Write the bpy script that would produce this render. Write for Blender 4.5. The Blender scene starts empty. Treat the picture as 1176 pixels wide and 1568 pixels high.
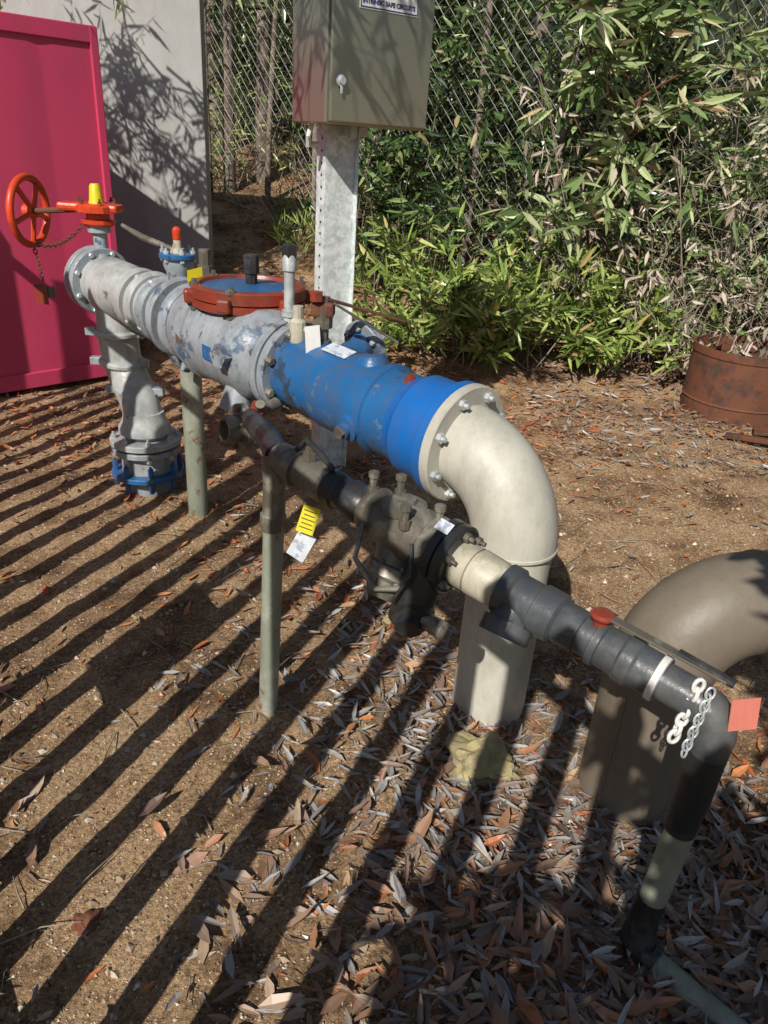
import bpy, math, random
import numpy as np
from mathutils import Vector, Matrix, noise
random.seed(7); rng=np.random.default_rng(7)
scene=bpy.context.scene
V=Vector
# ------------------------------------------------------------ materials
def new_mat(name):
    m=bpy.data.materials.new(name); m.use_nodes=True
    nt=m.node_tree; b=nt.nodes['Principled BSDF']
    return m,nt,b
def c4(c): return (c[0],c[1],c[2],1)
def paint(name,base,patch=None,scale=6.0,lo=.55,hi=.62,rough=.45,metal=0.0,dirt=(.10,.075,.05),dirt_amt=.5,patch2=None,bump=.25,streak=False,p2=(.61,.65)):
    m,nt,b=new_mat(name); N=nt.nodes; L=nt.links
    tc=N.new('ShaderNodeTexCoord')
    def noise_(sc,det=4,off=0,r=.6,sq=None):
        mp=N.new('ShaderNodeMapping'); mp.inputs['Location'].default_value=(off,off*1.7,off*.3)
        if sq: mp.inputs['Scale'].default_value=sq
        L.new(tc.outputs['Object'],mp.inputs['Vector'])
        n=N.new('ShaderNodeTexNoise'); n.inputs['Scale'].default_value=sc; n.inputs['Detail'].default_value=det; n.inputs['Roughness'].default_value=r
        L.new(mp.outputs[0],n.inputs['Vector']); return n.outputs['Fac']
    def ramp(fac,a,bb):
        r=N.new('ShaderNodeValToRGB'); r.color_ramp.elements[0].position=a; r.color_ramp.elements[1].position=bb
        L.new(fac,r.inputs[0]); return r.outputs[0]
    def mix(fac,a,bb):
        x=N.new('ShaderNodeMix'); x.data_type='RGBA'
        L.new(fac,x.inputs[0])
        if isinstance(a,tuple): x.inputs[6].default_value=c4(a)
        else: L.new(a,x.inputs[6])
        if isinstance(bb,tuple): x.inputs[7].default_value=c4(bb)
        else: L.new(bb,x.inputs[7])
        return x.outputs[2]
    col=mix(ramp(noise_(scale*.6,2,5),.3,.7),base,tuple(min(1,k*.74) for k in base))
    if patch: col=mix(ramp(noise_(scale,6,1,.65),lo,hi),col,patch)
    if patch2: col=mix(ramp(noise_(scale*2.2,5,9,.65),*p2),col,patch2)
    if dirt_amt>.12:
        dm=N.new('ShaderNodeMath'); dm.operation='MULTIPLY'; dm.inputs[1].default_value=dirt_amt
        L.new(ramp(noise_(scale*3,6,3,.75,(1,1,.35)),.42,.74),dm.inputs[0])
        col=mix(dm.outputs[0],col,dirt)
    L.new(col,b.inputs['Base Color'])
    b.inputs['Roughness'].default_value=rough; b.inputs['Metallic'].default_value=metal
    if bump>0:
        bp=N.new('ShaderNodeBump'); bp.inputs['Strength'].default_value=bump; bp.inputs['Distance'].default_value=.004
        if streak: h=noise_(120,2,2,.5,(1,1,.02))
        else: h=noise_(55,3,2)
        L.new(h,bp.inputs['Height']); L.new(bp.outputs[0],b.inputs['Normal'])
    return m
M={}
M['grey']=paint('grey_paint',(.34,.38,.42),(.085,.13,.20),7,.565,.60,.38,dirt_amt=.6,patch2=(.14,.085,.05),p2=(.64,.67),bump=.4)
M['greylight']=paint('light_grey_paint',(.50,.52,.51),(.31,.33,.34),5,.5,.66,.4,dirt_amt=.5,patch2=(.2,.14,.09),p2=(.65,.68),bump=.35)
M['beige']=paint('beige_paint',(.62,.60,.51),(.46,.45,.38),3,.5,.7,.5,dirt_amt=.38,patch2=(.30,.22,.14),p2=(.70,.74))
M['brownpipe']=paint('tan_pipe_paint',(.23,.19,.145),(.165,.14,.105),3,.5,.7,.5,dirt_amt=.45)
M['blue']=paint('blue_paint',(.015,.13,.35),(.025,.055,.10),7,.57,.60,.36,dirt_amt=.6,patch2=(.12,.16,.19),p2=(.62,.65),bump=.4)
M['bluenew']=paint('fresh_blue_paint',(.008,.15,.52),None,5,rough=.34,dirt_amt=.3)
M['red']=paint('orange_red_paint',(.75,.07,.018),(.42,.03,.01),8,.5,.7,.4,dirt_amt=.3)
M['oxide']=paint('red_oxide_paint',(.30,.045,.024),(.15,.03,.02),8,.5,.65,.36,dirt_amt=.5)
M['black']=paint('black_iron',(.028,.033,.037),(.08,.08,.08),9,.55,.65,.38,dirt_amt=.4,metal=.2)
M['pvc']=paint('dark_grey_pvc',(.06,.072,.085),(.13,.135,.135),7,.5,.7,.33,dirt_amt=.5)
M['bronze']=paint('aged_bronze',(.17,.155,.125),(.29,.27,.22),12,.5,.6,.4,metal=.3,dirt_amt=.65)
M['galv']=paint('galvanised_steel',(.52,.56,.57),(.66,.69,.69),22,.45,.6,.42,metal=.35,dirt_amt=.18)
M['postgalv']=paint('galvanised_post',(.62,.68,.68),(.76,.80,.79),30,.42,.58,.45,metal=.1,dirt_amt=.15)
M['post']=paint('weathered_green_grey_post',(.29,.32,.25),(.40,.41,.35),5,.5,.65,.5,dirt_amt=.45,patch2=(.2,.11,.06))
M['white']=paint('white_plastic',(.76,.75,.71),None,5,rough=.5,dirt_amt=.2)
M['yellow']=paint('yellow_plastic',(.80,.68,.02),None,5,rough=.4,dirt_amt=.1)
M['rust']=paint('rusty_steel',(.17,.055,.025),(.06,.028,.02),8,.5,.65,.8,dirt_amt=.5,bump=.6)
M['cream']=paint('cream_adaptor',(.60,.56,.44),(.40,.36,.27),10,.5,.6,.45,dirt_amt=.5)
M['steel']=paint('stainless_steel',(.40,.385,.30),(.34,.325,.25),2,.4,.7,.30,metal=.72,dirt_amt=.1,bump=.06,streak=True)  # olive tint in the base colour stands in for reflected greenery
M['pink']=paint('faded_red_container_paint',(.66,.06,.15),(.57,.045,.12),1.2,.4,.7,.5,dirt_amt=.2,bump=.05)
M['pinktag']=paint('faded_red_tag',(.66,.20,.15),None,5,rough=.5,dirt_amt=.25)
M['wall']=paint('grey_render',(.45,.45,.43),(.38,.38,.37),1.5,.4,.7,.8,dirt_amt=.25,bump=.3)
M['paper']=paint('paper_label',(.66,.70,.76),(.34,.37,.45),40,.54,.58,.6,dirt_amt=.1,bump=0)
M['bluelabel']=paint('blue_label',(.02,.04,.2),None,5,rough=.4,dirt_amt=.05,bump=0)
M['rock']=paint('lichen_rock',(.46,.39,.19),(.26,.22,.14),14,.5,.6,.9,dirt_amt=.4,bump=1)
M['bark']=paint('bark',(.30,.24,.19),(.13,.10,.075),12,.45,.6,.9,dirt_amt=.3,bump=1)
M['redstem']=paint('red_brown_stem',(.16,.065,.035),None,9,rough=.7,dirt_amt=.1,bump=0)
M['twig']=paint('dry_twig',(.32,.26,.20),None,9,rough=.9,dirt_amt=.1,bump=0)
M['gtwig']=paint('green_twig',(.12,.12,.06),None,9,rough=.8,dirt_amt=.1,bump=0)
M['wire']=paint('fence_wire',(.50,.50,.47),None,9,rough=.5,metal=.2,dirt_amt=.1,bump=0)
M['fence']=paint('palisade_steel',(.06,.07,.06),None,9,rough=.5,dirt_amt=.1,bump=0)

def island_mat(name,stops,rough=.6,trans=0.0,spec=.5):
    m,nt,b=new_mat(name); N=nt.nodes; L=nt.links
    g=N.new('ShaderNodeNewGeometry'); r=N.new('ShaderNodeValToRGB')
    L.new(g.outputs['Random Per Island'],r.inputs[0])
    el=r.color_ramp.elements
    while len(el)<len(stops): el.new(.5)
    for e,(p,c) in zip(el,stops): e.position=p; e.color=c4(c)
    L.new(r.outputs[0],b.inputs['Base Color'])
    b.inputs['Roughness'].default_value=rough; b.inputs['Specular IOR Level'].default_value=spec
    if trans>0:
        t=N.new('ShaderNodeBsdfTranslucent'); L.new(r.outputs[0],t.inputs['Color'])
        ms=N.new('ShaderNodeMixShader'); ms.inputs[0].default_value=trans
        L.new(b.outputs[0],ms.inputs[1]); L.new(t.outputs[0],ms.inputs[2])
        L.new(ms.outputs[0],N['Material Output'].inputs['Surface'])
    return m
M['litter']=island_mat('dead_leaves',[(0,(.10,.05,.03)),(.15,(.48,.14,.04)),(.3,(.24,.13,.075)),(.45,(.58,.22,.075)),(.6,(.22,.14,.09)),(.75,(.50,.34,.20)),(.9,(.34,.08,.035)),(1,(.10,.07,.05))],.5,0)
M['litternear']=island_mat('brown_dead_leaves',[(0,(.10,.06,.045)),(.15,(.22,.14,.10)),(.3,(.42,.19,.09)),(.45,(.15,.11,.08)),(.6,(.44,.32,.22)),(.75,(.24,.13,.08)),(.9,(.32,.24,.19)),(1,(.46,.15,.06))],.45,0)
M['littergrey']=island_mat('skylit_grey_dead_leaves',[(0,(.13,.10,.08)),(.2,(.36,.35,.34)),(.4,(.18,.15,.13)),(.6,(.47,.46,.44)),(.8,(.22,.19,.17)),(1,(.27,.17,.12))],.35)
M['gravel']=island_mat('gravel_stones',[(0,(.09,.065,.05)),(.3,(.40,.29,.18)),(.6,(.56,.44,.31)),(.8,(.20,.145,.11)),(1,(.66,.59,.48))],.85)
M['leafbright']=island_mat('wattle_leaves',[(0,(.06,.11,.02)),(.35,(.17,.25,.05)),(.7,(.30,.39,.09)),(.9,(.44,.48,.17)),(1,(.42,.30,.13))],.36)
M['leafdark']=island_mat('forest_leaves',[(0,(.012,.03,.01)),(.4,(.04,.08,.02)),(.75,(.11,.18,.05)),(.93,(.28,.35,.13)),(1,(.34,.26,.14))],.33)
M['leafgum']=island_mat('gum_leaves',[(0,(.05,.09,.03)),(.35,(.14,.21,.07)),(.65,(.27,.35,.14)),(.88,(.45,.50,.27)),(1,(.44,.32,.18))],.28)
M['dryleaf']=island_mat('dry_hanging_leaves',[(0,(.22,.17,.12)),(.5,(.42,.35,.27)),(1,(.55,.47,.39))],.6)
def ground_mat():
    m,nt,b=new_mat('sandy_soil'); N=nt.nodes; L=nt.links
    tc=N.new('ShaderNodeTexCoord')
    def nz(s,d,r=.6):
        n=N.new('ShaderNodeTexNoise'); n.inputs['Scale'].default_value=s; n.inputs['Detail'].default_value=d; n.inputs['Roughness'].default_value=r
        L.new(tc.outputs['Object'],n.inputs['Vector']); return n.outputs['Fac']
    def rp(f,st):
        r=N.new('ShaderNodeValToRGB'); el=r.color_ramp.elements
        while len(el)<len(st): el.new(.5)
        for e,(p,c) in zip(el,st): e.position=p; e.color=c4(c)
        L.new(f,r.inputs[0]); return r.outputs[0]
    a=rp(nz(2.3,6,.72),[(.36,(.16,.10,.06)),(.46,(.36,.235,.135)),(.54,(.52,.355,.205)),(.7,(.60,.44,.28))])
    bb=rp(nz(85,5,.9),[(.37,(.2,.18,.17)),(.47,(.75,.73,.71)),(.58,(1.15,1.12,1.1)),(.66,(1.6,1.55,1.5))])
    x=N.new('ShaderNodeMix'); x.data_type='RGBA'; x.blend_type='MULTIPLY'; x.inputs[0].default_value=1
    L.new(a,x.inputs[6]); L.new(bb,x.inputs[7]); L.new(x.outputs[2],b.inputs['Base Color'])
    b.inputs['Roughness'].default_value=.95; b.inputs['Specular IOR Level'].default_value=.1
    bp=N.new('ShaderNodeBump'); bp.inputs['Strength'].default_value=1; bp.inputs['Distance'].default_value=.014
    L.new(nz(48,5,.9),bp.inputs['Height']); L.new(bp.outputs[0],b.inputs['Normal'])
    return m
M['ground']=ground_mat()

# ------------------------------------------------------------ geometry helpers
def empty(name):
    e=bpy.data.objects.new(name,None); scene.collection.objects.link(e); return e
def mk(name,v,f,mat,parent=None,smooth=True,ang=35):
    me=bpy.data.meshes.new(name); me.from_pydata([tuple(a) for a in v] if not isinstance(v,np.ndarray) else v.tolist(),[],f); me.update()
    me.materials.append(M[mat] if isinstance(mat,str) else mat)
    if smooth:
        me.polygons.foreach_set('use_smooth',[True]*len(me.polygons)); me.set_sharp_from_angle(angle=math.radians(ang))
    o=bpy.data.objects.new(name,me); scene.collection.objects.link(o)
    if parent: o.parent=parent
    return o
def frame(ax):
    ax=V(ax).normalized(); t=V((0,0,1)) if abs(ax.z)<.9 else V((1,0,0))
    a=ax.cross(t).normalized(); b=ax.cross(a).normalized(); return ax,a,b
def lathe_g(o,ax,prof,seg=40,cap=True):
    o=V(o); ax,a,b=frame(ax); v=[];f=[]
    for (t,r) in prof:
        for i in range(seg):
            an=2*math.pi*i/seg; v.append(o+ax*t+a*(r*math.cos(an))+b*(r*math.sin(an)))
    n=len(prof)
    for k in range(n-1):
        for i in range(seg):
            j=(i+1)%seg; f.append((k*seg+i,k*seg+j,(k+1)*seg+j,(k+1)*seg+i))
    if cap: f.append(tuple(range(seg-1,-1,-1))); f.append(tuple((n-1)*seg+i for i in range(seg)))
    return v,f
def lathe(name,o,ax,prof,mat,parent,seg=40,cap=True):
    v,f=lathe_g(o,ax,prof,seg,cap); return mk(name,v,f,mat,parent)
def ringprof(t0,t1,r,bv=.004): return [(t0,r-bv),(t0+bv,r),(t1-bv,r),(t1,r-bv)]
def tube_g(pts,r,seg=20):
    pts=[V(p) for p in pts]; n=len(pts); rs=r if isinstance(r,(list,tuple)) else [r]*n
    v=[];f=[]; prev=None
    for i,p in enumerate(pts):
        d=(pts[min(i+1,n-1)]-pts[max(i-1,0)]).normalized()
        if prev is None: _,a,b=frame(d)
        else:
            a=(prev-d*prev.dot(d)).normalized(); b=d.cross(a)
        prev=a
        for k in range(seg):
            an=2*math.pi*k/seg; v.append(p+a*(rs[i]*math.cos(an))+b*(rs[i]*math.sin(an)))
    for i in range(n-1):
        for k in range(seg):
            j=(k+1)%seg; f.append((i*seg+k,i*seg+j,(i+1)*seg+j,(i+1)*seg+k))
    f.append(tuple(range(seg-1,-1,-1))); f.append(tuple((n-1)*seg+i for i in range(seg)))
    return v,f
def tube(name,pts,r,mat,parent,seg=20):
    v,f=tube_g(pts,r,seg); return mk(name,v,f,mat,parent)
def join_g(gs):
    v=[];f=[]
    for a,b in gs:
        o=len(v); v+=list(a); f+=[tuple(i+o for i in q) for q in b]
    return v,f
def bolts(name,o,ax,R,n,mat,parent,br=.013,h=.02,th=0.0,ph=0):
    ax,a,b=frame(ax); o=V(o); g=[]
    for i in range(n):
        an=2*math.pi*(i+.5)/n+ph; c=o+a*(R*math.cos(an))+b*(R*math.sin(an))
        g.append(lathe_g(c-ax*h,ax,[(0,br*.8),(.003,br),(h+.001,br)],6))
        g.append(lathe_g(c+ax*(th-.001),ax,[(0,br),(h,br),(h,br*.5),(h+.012,br*.5)],6))
    v,f=join_g(g); return mk(name,v,f,mat,parent,True,30)
def box(name,c,sx,sy,sz,mat,parent,X=(1,0,0),Y=(0,1,0),Z=(0,0,1),bev=.003):
    X=V(X).normalized();Y=V(Y).normalized();Z=V(Z).normalized(); c=V(c); v=[]
    for k in (-1,1):
        for (i,j) in ((-1,-1),(1,-1),(1,1),(-1,1)): v.append(c+X*(i*sx/2)+Y*(j*sy/2)+Z*(k*sz/2))
    f=[(3,2,1,0),(4,5,6,7),(0,1,5,4),(1,2,6,5),(2,3,7,6),(3,0,4,7)]
    o=mk(name,v,f,mat,parent,False)
    if bev:
        md=o.modifiers.new('b','BEVEL'); md.width=bev; md.segments=2
    return o
def sm(a,b,x):
    t=min(1,max(0,(x-a)/(b-a))); return t*t*(3-2*t)
def hump(x,y):
    k=.13+.08*sm(.6,-1.2,x) if x<.6 else .13
    h=0
    if y>5.3: h+=k*(min(y,8)-5.3)
    if y>8: h+=.26*(min(y,12)-8)
    if y>12: h+=.05*(min(y,40)-12)
    return h
def gh(x,y):
    return hump(x,y)+.018*noise.noise(V((x*1.1,y*1.1,0)))+.012*noise.noise(V((x*5,y*5,3)))+.008*noise.noise(V((x*13,y*13,3)))

# ------------------------------------------------------------ ground
def axis_vals(lo,hi,step,far):
    a=list(np.arange(lo,hi,step)); s=step; x=lo; L=[]
    while x>-far: s*=1.35; x-=s; L.append(x)
    x=a[-1]; s=step; R=[]
    while x<far: s*=1.35; x+=s; R.append(x)
    return L[::-1]+a+R
xs=axis_vals(-3.6,4.4,.032,400); ys=axis_vals(0,9,.032,400)
gv=[(x,y,gh(x,y)) for y in ys for x in xs]; nx=len(xs)
gf=[(j*nx+i,j*nx+i+1,(j+1)*nx+i+1,(j+1)*nx+i) for j in range(len(ys)-1) for i in range(nx-1)]
mk('ground',gv,gf,'ground',None,True,180)

# ------------------------------------------------------------ leaf meshes
def leaf_mesh(name,P,T,Nn,Ln,W,curl,mat,parent=None):
    P=np.asarray(P,float);T=np.asarray(T,float);Nn=np.asarray(Nn,float)
    T/=np.linalg.norm(T,axis=1,keepdims=True)+1e-9
    B=np.cross(T,Nn); B/=np.linalg.norm(B,axis=1,keepdims=True)+1e-9
    Nn=np.cross(B,T)
    n=len(P); Ln=np.asarray(Ln)[:,None]; W=np.asarray(W)[:,None]; curl=np.asarray(curl)[:,None]
    out=np.zeros((n,8,3)); side=rng.normal(0,.12,(n,1)); fold=rng.uniform(.05,.3,(n,1))
    spec=[(0,0,0),(.3,1,0),(.3,0,-1),(.3,-1,0),(.68,.75,0),(.68,0,-.8),(.68,-.75,0),(1,0,0)]
    for k,(t,s,d) in enumerate(spec):
        out[:,k]=P+T*(t*Ln)+B*(s*W/2+side*Ln*t*t)+Nn*(d*W*fold - curl*Ln*t*t)
    base=(np.arange(n)*8)[:,None]
    tris=[(0,1,2),(0,2,3),(4,7,5),(5,7,6)]; quads=[(1,4,5,2),(2,5,6,3)]
    F=[]
    for q in tris+quads: F+= (base+np.array(q)).tolist()
    return mk(name,out.reshape(-1,3),F,mat,parent,False)
def rand_unit(n):
    v=rng.normal(size=(n,3)); return v/np.linalg.norm(v,axis=1,keepdims=True)
litter_parent=empty('leaf_litter')
def litter(name,N,dens,lr,mat,xr=(-3.2,4.5),yr=(.5,9.5),lift=.02,wr=(.16,.36),tilt=.12,cl=.14):
    P=[]
    while len(P)<N:
        x=rng.uniform(*xr); y=rng.uniform(*yr)
        if rng.random()<dens(x,y): P.append((x,y,gh(x,y)+.003+rng.random()**2*lift))
    P=np.array(P); n=len(P)
    a=rng.uniform(0,2*math.pi,n); T=np.stack([np.cos(a),np.sin(a),rng.normal(0,tilt,n)],1)
    Nn=np.stack([rng.normal(0,.35,n),rng.normal(0,.35,n),np.ones(n)],1)
    Ln=rng.uniform(lr[0],lr[1],n); W=Ln*rng.uniform(wr[0],wr[1],n); cu=rng.normal(0,cl,n)
    return leaf_mesh(name,P,T,Nn,Ln,W,cu,mat,litter_parent)
def g2(x,y,cx,cy,sx,sy): return math.exp(-((x-cx)/sx)**2-((y-cy)/sy)**2)
def pipeline_d(x,y): return abs((x-.2)*.675+(y-2.04)*.738)
def clump(x,y,s=3): return max(0,noise.noise(V((x*s,y*s,7)))+.2)
def dA(x,y):
    d=.09*clump(x,y)
    d+=.45*g2(x,y,.40,1.25,.38,.45)+.35*g2(x,y,.75,1.05,.5,.35)
    if x<.4 and y>1.6: d+=.8*math.exp(-(pipeline_d(x,y)/.28)**2)*(.35+clump(x,y,4))
    if x<-1.2 and 3.2<y<5: d+=.3*clump(x,y,3)
    if y>3.2 and x>-1.8: d+=.9*min(1,(y-3.2)/1.4)*(.4+clump(x,y,1.5))*(1 if x<1.4 or y>4.6 else .3)
    if x>1.0 and y<2.2: d+=.3
    return min(1,max(0,d))
litter('leaves_orange',15500,dA,(.03,.085),'litter')
def dNear(x,y): return min(1,g2(x,y,.62,1.12,.42,.40)+.5*g2(x,y,.15,1.0,.35,.4)*clump(x,y,5)*2+.06*clump(x,y,4))
litter('leaves_brown',2300,dNear,(.035,.10),'litternear',(-1.2,2.2),(.5,2.4),.035,(.18,.36),.2,.25)
def dB(x,y): return min(1,.01+1.0*g2(x,y,.70,1.15,.42,.42)+.5*g2(x,y,.35,1.6,.35,.45)+.4*g2(x,y,.0,2.0,.35,.4)+.25*g2(x,y,-.1,1.3,.3,.4)*clump(x,y,5)+(.12 if y>4 and x>1 else 0))
litter('leaves_skylit_grey',7000,dB,(.035,.095),'littergrey',(-1,4.5),(.5,7),.04,(.13,.26))  # real grey leaves, share raised to paint in skylight over the shaded corner
def dC(x,y): return min(1,.2+.35*max(0,y-2.5)/2+.5*g2(x,y,.3,1.5,.6,.8))*(.25+clump(x,y,1.3))
litter('leaf_fragments',28000,dC,(.010,.038),'litter',(-3.2,4.5),(.7,10),.008)
gs=[]
for i in range(480):
    x=rng.uniform(-2.2,2.6); yy=rng.uniform(.7,6)
    a=rng.uniform(0,6.28); Ls=rng.uniform(.05,.22); z=gh(x,yy)+.006
    p1=V((x+Ls*math.cos(a),yy+Ls*math.sin(a),0)); p1.z=gh(p1.x,p1.y)+.006+rng.uniform(0,.02)
    md_=(V((x,yy,z))+p1)/2+V((rng.normal(0,.008),rng.normal(0,.008),.006))
    gs.append(tube_g([(x,yy,z),md_,p1],[.0022,.0018,.0008],4))
a1,a2=join_g(gs); mk('fallen_twigs',a1,a2,'twig',litter_parent,False)
def gravel(N):
    xg=rng.uniform(-2.6,3.0,N); yg=.55+rng.random(N)**1.7*4.5
    oc=np.array([(1,0,0),(-1,0,0),(0,1,0),(0,-1,0),(0,0,1),(0,0,-1)],float)
    F=np.array([(0,2,4),(2,1,4),(1,3,4),(3,0,4),(2,0,5),(1,2,5),(3,1,5),(0,3,5)])
    sz=rng.uniform(.0013,.0046,N)*(1+1.8*(rng.random(N)>.97)); an=rng.uniform(0,6.28,N)
    out=np.zeros((N,6,3)); sc=rng.uniform(.6,1.4,(N,3)); sc[:,2]*=.8
    zz=np.array([gh(a,b) for a,b in zip(xg,yg)])+sz*.25
    for k in range(6):
        q=oc[k]*sc*sz[:,None]*rng.uniform(.75,1.25,(N,1))
        out[:,k,0]=q[:,0]*np.cos(an)-q[:,1]*np.sin(an)+xg; out[:,k,1]=q[:,0]*np.sin(an)+q[:,1]*np.cos(an)+yg
        out[:,k,2]=q[:,2]+zz
    Fs=((np.arange(N)*6)[:,None,None]+F[None]).reshape(-1,3).tolist()
    mk('gravel',out.reshape(-1,3),Fs,'gravel',None,False)
gravel(75000)

# ------------------------------------------------------------ main pipe line
D=V((-.738,.675,.055)).normalized(); Nf=V((-.675,-.738,0)); Z=V((0,0,1)); M0=V((.204,2.04,.83))
def Mp(s,n=0,h=0): return M0+D*s+Nf*n+Z*h
e=empty('pipe_elbow_riser')
hd=V((-D.x,-D.y,0)).normalized(); R=.235
pts=[M0+hd*-.02]+[M0+hd*(R*math.sin(t))+Z*(-R*(1-math.cos(t))) for t in np.linspace(0,math.pi/2,20)]
tube('elbow',pts,.124,'beige',e,48)
rx=M0+hd*R
tube('riser',[(rx.x,rx.y,rx.z-R+.002),(rx.x,rx.y,.35),(rx.x,rx.y,-.1)],.115,'beige',e,48)
lathe('weld_collar',(rx.x,rx.y,rx.z-R-.008),(0,0,1),[(0,.118),(.004,.1265),(.012,.1265),(.016,.118)],'beige',e,48,False)
lathe('flange',M0,-D,ringprof(0,.032,.178),'beige',e,56)
bolts('flange_bolts',M0-D*.03,-D,.150,8,'galv',e,.015,.016,0)
b=empty('blue_pipe_fitting')
lathe('flange_near',M0+D*.002,D,ringprof(0,.03,.176),'bluenew',b,56)
lathe('collar',M0+D*.03,D,[(0,.158),(.11,.158),(.115,.152),(.15,.142)],'bluenew',b,48)
lathe('body',M0+D*.175,D,[(0,.136),(.10,.138),(.105,.146),(.13,.146),(.135,.139),(.34,.141),(.38,.134),(.5,.128),(.555,.13)],'blue',b,48)
lathe('flange_far',M0+D*.725,D,ringprof(0,.032,.165),'grey',b,56)
tube('hump',[Mp(.36,.0,.05),Mp(.37,0.0,.12),Mp(.375,0,.15)],[.08,.06,.04],'blue',b,24)
lathe('side_boss',Mp(.33,.115,-.04),Nf+Z*-.25,[(0,.045),(.03,.042),(.034,.025),(.05,.025)],'blue',b,20)
lathe('side_plug',Mp(.33,.16,-.05),Nf+Z*-.25,[(0,.02),(.018,.02)],'bronze',b,6)
lathe('top_plug',Mp(.18,.03,.128),(0,0,1),[(0,.02),(.012,.02),(.012,.013),(.024,.013)],'oxide',b,6)
tube('side_branch',[Mp(.58,0,.02),Mp(.62,-.2,.08)],.055,'blue',b,24)
lathe('branch_flange',Mp(.62,-.2,.08),(.675,.738,.25),ringprof(0,.03,.095),'grey',b,40)
bolts('branch_bolts',Mp(.62,-.2,.08),V((.675,.738,.25)),.075,6,'galv',b,.011,.014,.03)
box('label',Mp(.49,.035,.139),.11,.055,.002,'paper',b,X=D,Y=V((.675,.738,.25)),Z=(-.17,-.18,.97),bev=0)
g=empty('strainer_valve')
lathe('flange_near',M0+D*.765,D,ringprof(0,.032,.168),'grey',g,56)
bolts('flange_bolts',M0+D*.725,D,.146,8,'bronze',g,.015,.02,.072)
lathe('body',M0+D*.797,D,[(0,.125),(.03,.13),(.07,.152),(.09,.168),(.12,.172),(.125,.165),(.30,.17),(.40,.172),(.405,.18),(.43,.18),(.435,.17),(.52,.16),(.57,.135),(.6,.12),(.64,.115)],'grey',g,56)
lathe('clamp_ring_a',M0+D*1.36,D,ringprof(0,.05,.155,.012),'grey',g,48)
lathe('clamp_ring_b',M0+D*1.45,D,ringprof(0,.035,.16,.008),'grey',g,48)
bolts('clamp_bolts',M0+D*1.40,D,.14,8,'galv',g,.013,.012,.06)
for k_,an in enumerate((2.6,3.4)):
    tube('clamp_lug_%d'%k_,[Mp(1.385,.165*math.sin(an)*-1,.165*math.cos(an)),Mp(1.385,.20*math.sin(an)*-1,.2*math.cos(an))],.02,'grey',g,8)
cc=V((-.56,2.82,0))
lathe('cover_neck',(cc.x,cc.y,.93),(0,0,1),[(0,.15),(.08,.16),(.10,.18)],'grey',g,48)
lathe('cover_ring',(cc.x,cc.y,1.02),(0,0,1),[(0,.20),(.006,.21),(.03,.21),(.034,.20),(.038,.212),(.075,.212),(.082,.205),(.082,.18),(.07,.175)],'oxide',g,64)
lathe('cover_plate',(cc.x,cc.y,1.085),(0,0,1),[(0,.172),(.006,.17),(.010,.12),(.016,.05)],'blue',g,48)
bolts('cover_bolts',(cc.x,cc.y,1.02),(0,0,1),.2,6,'bronze',g,.018,.014,.075,.4)
for k_,an in enumerate((.3,1.35,2.4,3.45,4.5,5.55)):
    box('cover_lug_%d'%k_,(cc.x+.212*math.cos(an),cc.y+.212*math.sin(an),1.055),.05,.05,.05,'oxide',g,X=(math.cos(an),math.sin(an),0),Y=(-math.sin(an),math.cos(an),0),bev=.01)
lathe('cover_stem',(cc.x+.01,cc.y,1.09),(0,0,1),[(0,.022),(.05,.022),(.05,.029),(.11,.029),(.115,.024)],'black',g,8)
tube('side_lug',[Mp(.93,.16,.02),Mp(.93,.2,.02)],.045,'grey',g,6)
box('name_plate',Mp(1.02,.174,.0),.08,.002,.05,'blue',g,X=D,Y=Nf,Z=Z,bev=0)
tube('drain_boss',[Mp(.98,.06,-.13),Mp(.98,.1,-.22)],.06,'grey',g,24)
tube('drain_cock',[Mp(.70,.12,-.09),Mp(.69,.19,-.10),Mp(.66,.22,-.06)],[.022,.02,.016],'bronze',g,12)
lathe('drain_handle',Mp(.70,.19,-.10),Nf,[(0,.03),(.005,.035),(.018,.035),(.022,.02)],'oxide',g,6)
tube('drain_pipe',[Mp(.98,.1,-.2),Mp(.96,.14,-.25),Mp(.90,.18,-.22),Mp(.84,.2,-.18)],.02,'bronze',g,12)
t=empty('vent_pipe_stub')
sx,sy=-.37,2.55
lathe('stub',(sx,sy,.98),(0,0,1),[(0,.03),(.03,.03),(.03,.02),(.07,.02),(.07,.026),(.09,.026),(.09,.018),(.22,.018),(.22,.024),(.27,.024),(.28,.018)],'galv',t,16)
lathe('cap',(sx,sy,1.24),(0,0,1),[(0,.024),(.01,.027),(.04,.027),(.045,.02)],'black',t,6)
q=empty('air_valve')
ax_,ay_=-.90,3.10
lathe('body',(ax_,ay_,1.0),(0,0,1),[(0,.05),(.05,.045),(.08,.05),(.1,.06),(.13,.06)],'grey',q,32)
lathe('blue_flange',(ax_,ay_,1.13),(0,0,1),ringprof(0,.022,.075),'blue',q,32)
bolts('bolts',(ax_,ay_,1.13),(0,0,1),.062,6,'galv',q,.01,.012,.022)
lathe('neck',(ax_,ay_,1.15),(0,0,1),[(0,.03),(.02,.026),(.02,.016),(.05,.016)],'cream',q,20)
lathe('red_cap',(ax_,ay_,1.2),(0,0,1),[(0,.014),(.01,.018),(.04,.018),(.05,.010)],'red',q,12)
tube('brass_lever',[(ax_-.02,ay_+.02,1.16),(ax_-.16,ay_+.08,1.19),(ax_-.27,ay_+.15,1.225)],[.010,.014,.008],'bronze',q,8)
lathe('side_stub',(-.78,3.05,.98),(0,0,1),[(0,.03),(.14,.03),(.14,.024),(.2,.024)],'bronze',q,8)
box('yellow_tag',(-.79,2.93,1.1),.06,.002,.045,'yellow',q,X=(.8,.5,.2),Y=(.3,-.9,.2),bev=0)
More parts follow.
